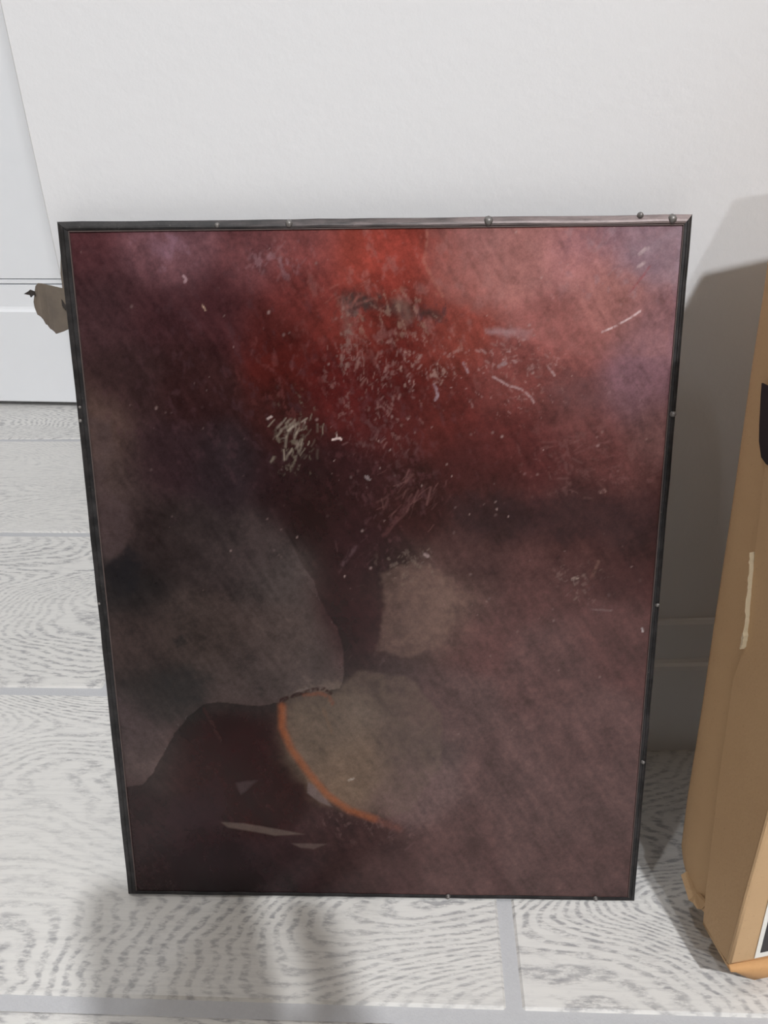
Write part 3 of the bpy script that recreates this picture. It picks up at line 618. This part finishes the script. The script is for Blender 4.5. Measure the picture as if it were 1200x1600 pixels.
cloth = mat_plain('charcoal_knit', (.030, .031, .036), (.045, .046, .052), 220, .9)
denim = mat_plain('dark_blue_denim', (.030, .038, .060), (.045, .055, .085), 260, .85)
hair_m = mat_plain('dark_brown_hair', (.020, .013, .009), (.035, .023, .016), 240, .6)
PX = -.36
per = empty('person', (PX, -.62, 0))
tag(per, 'person in dark clothes kneeling behind the viewpoint, small camera in the right hand', 'person')
def rel(ch): return [(x - PX, y + .62, z, r) for x, y, z, r in ch]
pelvis = (-.41, -.66, .27, .13); chest = (-.315, -.42, .50, .125); neck0 = (-.295, -.375, .61, .07)
neck = (-.285, -.355, .67, .052)
# right is +x here
shR, elR, wrR = (-.185, -.48, .57, .060), (-.105, -.30, .285, .042), (.052, -.085, .350, .027)
shL, elL, wrL = (-.435, -.315, .57, .060), (-.545, -.33, .330, .042), (-.490, -.235, .172, .028)
skin('jacket', [rel([pelvis, (-.37, -.55, .39, .125), chest, neck0]), rel([chest, shR, (-.15, -.41, .43, .048), elR, wrR]),
                rel([chest, shL, (-.50, -.32, .45, .048), elL, wrL])], cloth, per)
knR, anR = (-.22, -.36, .075, .066), (-.36, -.72, .055, .042)
knL, anL = (-.47, -.24, .075, .066), (-.50, -.62, .055, .042)
skin('trousers', [rel([(-.42, -.68, .24, .125), (-.315, -.55, .185, .086), knR, (-.28, -.53, .062, .054), anR]),
                  rel([(-.42, -.68, .24, .125), (-.455, -.47, .185, .086), knL, (-.485, -.42, .062, .054), anL])], denim, per)
for sx, sy in ((-.365, -.73), (-.505, -.63)):
    skin('shoe', [rel([(sx, sy, .062, .042), (sx - .03, sy - .07, .045, .040), (sx - .06, sy - .14, .040, .036), (sx - .08, sy - .19, .036, .026)])], M['back'], per)
# head: one shaped surface with nose, ears; looks down at the camera
hm = Matrix.Translation((-.262 - PX, -.325 + .62, .765)) @ Matrix.Rotation(math.radians(-38), 4, 'Z') @ Matrix.Rotation(math.radians(-34), 4, 'X')
def head_mesh():
    bm = bmesh.new(); bmesh.ops.create_uvsphere(bm, u_segments=32, v_segments=24, radius=1.0)
    for v in bm.verts:
        x, y, z = v.co
        jaw = 1 - .30 * max(0, -z) ** 1.3
        X, Y, Z = x * .076 * jaw, y * (.098 - .012 * max(0, -z)), z * .118
        if y > 0:
            Y += .036 * math.exp(-((x / .16) ** 2 + ((z + .12) / .20) ** 2)) + .006 * math.exp(-((x / .3) ** 2 + ((z + .52) / .10) ** 2))
            for s in (-1, 1): Y -= .010 * math.exp(-(((x - s * .36) / .17) ** 2 + ((z - .06) / .12) ** 2))
        if abs(x) > .9: X += math.copysign(.012, x) * math.exp(-((y / .2) ** 2 + (z / .25) ** 2))
        v.co = (X, Y, Z)
    bmesh.ops.transform(bm, matrix=hm, verts=bm.verts); return bm
head = obj('head', head_mesh(), skin_m, per, True)
for s in (-1, 1):
    bm = bmesh.new(); bmesh.ops.create_uvsphere(bm, u_segments=14, v_segments=10, radius=.0118, matrix=hm @ Matrix.Translation((s * .029, .0760, .006)))
    eye = obj('eye', bm, M['label_white'], head, True)
    bm = bmesh.new(); bmesh.ops.create_uvsphere(bm, u_segments=12, v_segments=8, radius=.0060, matrix=hm @ Matrix.Translation((s * .029, .0832, .002)))
    obj('iris', bm, M['dark'], eye, True)
    bm = bmesh.new(); bmesh.ops.create_uvsphere(bm, u_segments=12, v_segments=8, radius=1.0, matrix=hm @ Matrix.Translation((s * .030, .086, .026)) @ Matrix.Diagonal((.017, .006, .003, 1)))
    obj('eyebrow', bm, hair_m, head, True)
bm = bmesh.new(); bmesh.ops.create_uvsphere(bm, u_segments=14, v_segments=8, radius=1.0, matrix=hm @ Matrix.Translation((0, .083, -.060)) @ Matrix.Diagonal((.021, .008, .0055, 1)))
obj('mouth', bm, mat_plain('lips', lin(150, 88, 80), lin(164, 98, 88), 90, .5), head, True)
bm = bmesh.new(); bmesh.ops.create_uvsphere(bm, u_segments=32, v_segments=20, radius=1.0)
for v in list(bm.verts):
    x, y, z = v.co
    v.co = (x * .084, y * .106 - .006, z * .124 + .006)
bmesh.ops.delete(bm, geom=[v for v in bm.verts if v.co.z < -.045 or (v.co.y > .03 and v.co.z < .062)], context='VERTS')
bmesh.ops.transform(bm, matrix=hm, verts=bm.verts); bmesh.ops.solidify(bm, geom=bm.faces[:], thickness=.006)
obj('hair', bm, hair_m, head, True)
skin('neck', [rel([(-.298, -.38, .60, .055), neck, (-.272, -.342, .735, .050)])], skin_m, per)
# hands: palm plus five fingers closed on the sides of the camera body
palm = [(wrR[0] + .006, wrR[1] - .02, wrR[2] - .004, .022), (.062, -.066, .352, .019), (.058, -.048, .355, .017)]
fing = [rel(palm)]
for dz, ln in ((.026, .9), (.010, 1.0), (-.006, .95), (-.022, .8)):
    fing.append(rel([palm[1], (.057, -.040, .352 + dz, .0092), (.052, -.020, .353 + dz, .0086), (.046 - .006 * ln, -.008, .354 + dz, .0074)]))
fing.append(rel([palm[1], (.048, -.066, .368, .0100), (.038, -.062, .384, .0092), (.026, -.059, .393, .0080)]))
skin('hand', fing, skin_m, per)
palm = [wrL[:3] + (.024,), (-.480, -.200, .158, .019), (-.475, -.180, .154, .018)]
fing = [rel(palm)]
for dx, ln in ((.028, .9), (.010, 1.0), (-.008, .95), (-.025, .8)):
    fing.append(rel([palm[1], (-.474 + dx, -.166, .156, .0095), (-.471 + dx * 1.1, -.143, .148, .0088), (-.469 + dx * 1.15, -.143 + .022 * ln, .128, .0078)]))
fing.append(rel([palm[1], (-.450, -.196, .152, .0105), (-.434, -.178, .142, .0095), (-.428, -.162, .132, .0080)]))
skin('hand', fing, skin_m, per)
cmr = empty('compact_camera', (0, -.031, .367)); tag(cmr, 'small black compact camera held upright in a right hand', 'camera')
bm = bmesh.new(); box(bm, -.037, .033, -.0115, .0115, -.052, .052, .004); obj('body', bm, M['back'], cmr)
bm = bmesh.new(); bmesh.ops.create_cone(bm, cap_ends=False, segments=32, radius1=.020, radius2=.018, depth=.014, matrix=Matrix.Translation((0, .0185, 0)) @ Matrix.Rotation(-PI / 2, 4, 'X'))
bmesh.ops.solidify(bm, geom=bm.faces[:], thickness=.002); obj('lens_barrel', bm, M['pin'], cmr, True)
bm = bmesh.new(); box(bm, -.024, .024, -.0125, -.0113, -.034, .036); obj('screen', bm, M['label_black'], cmr)
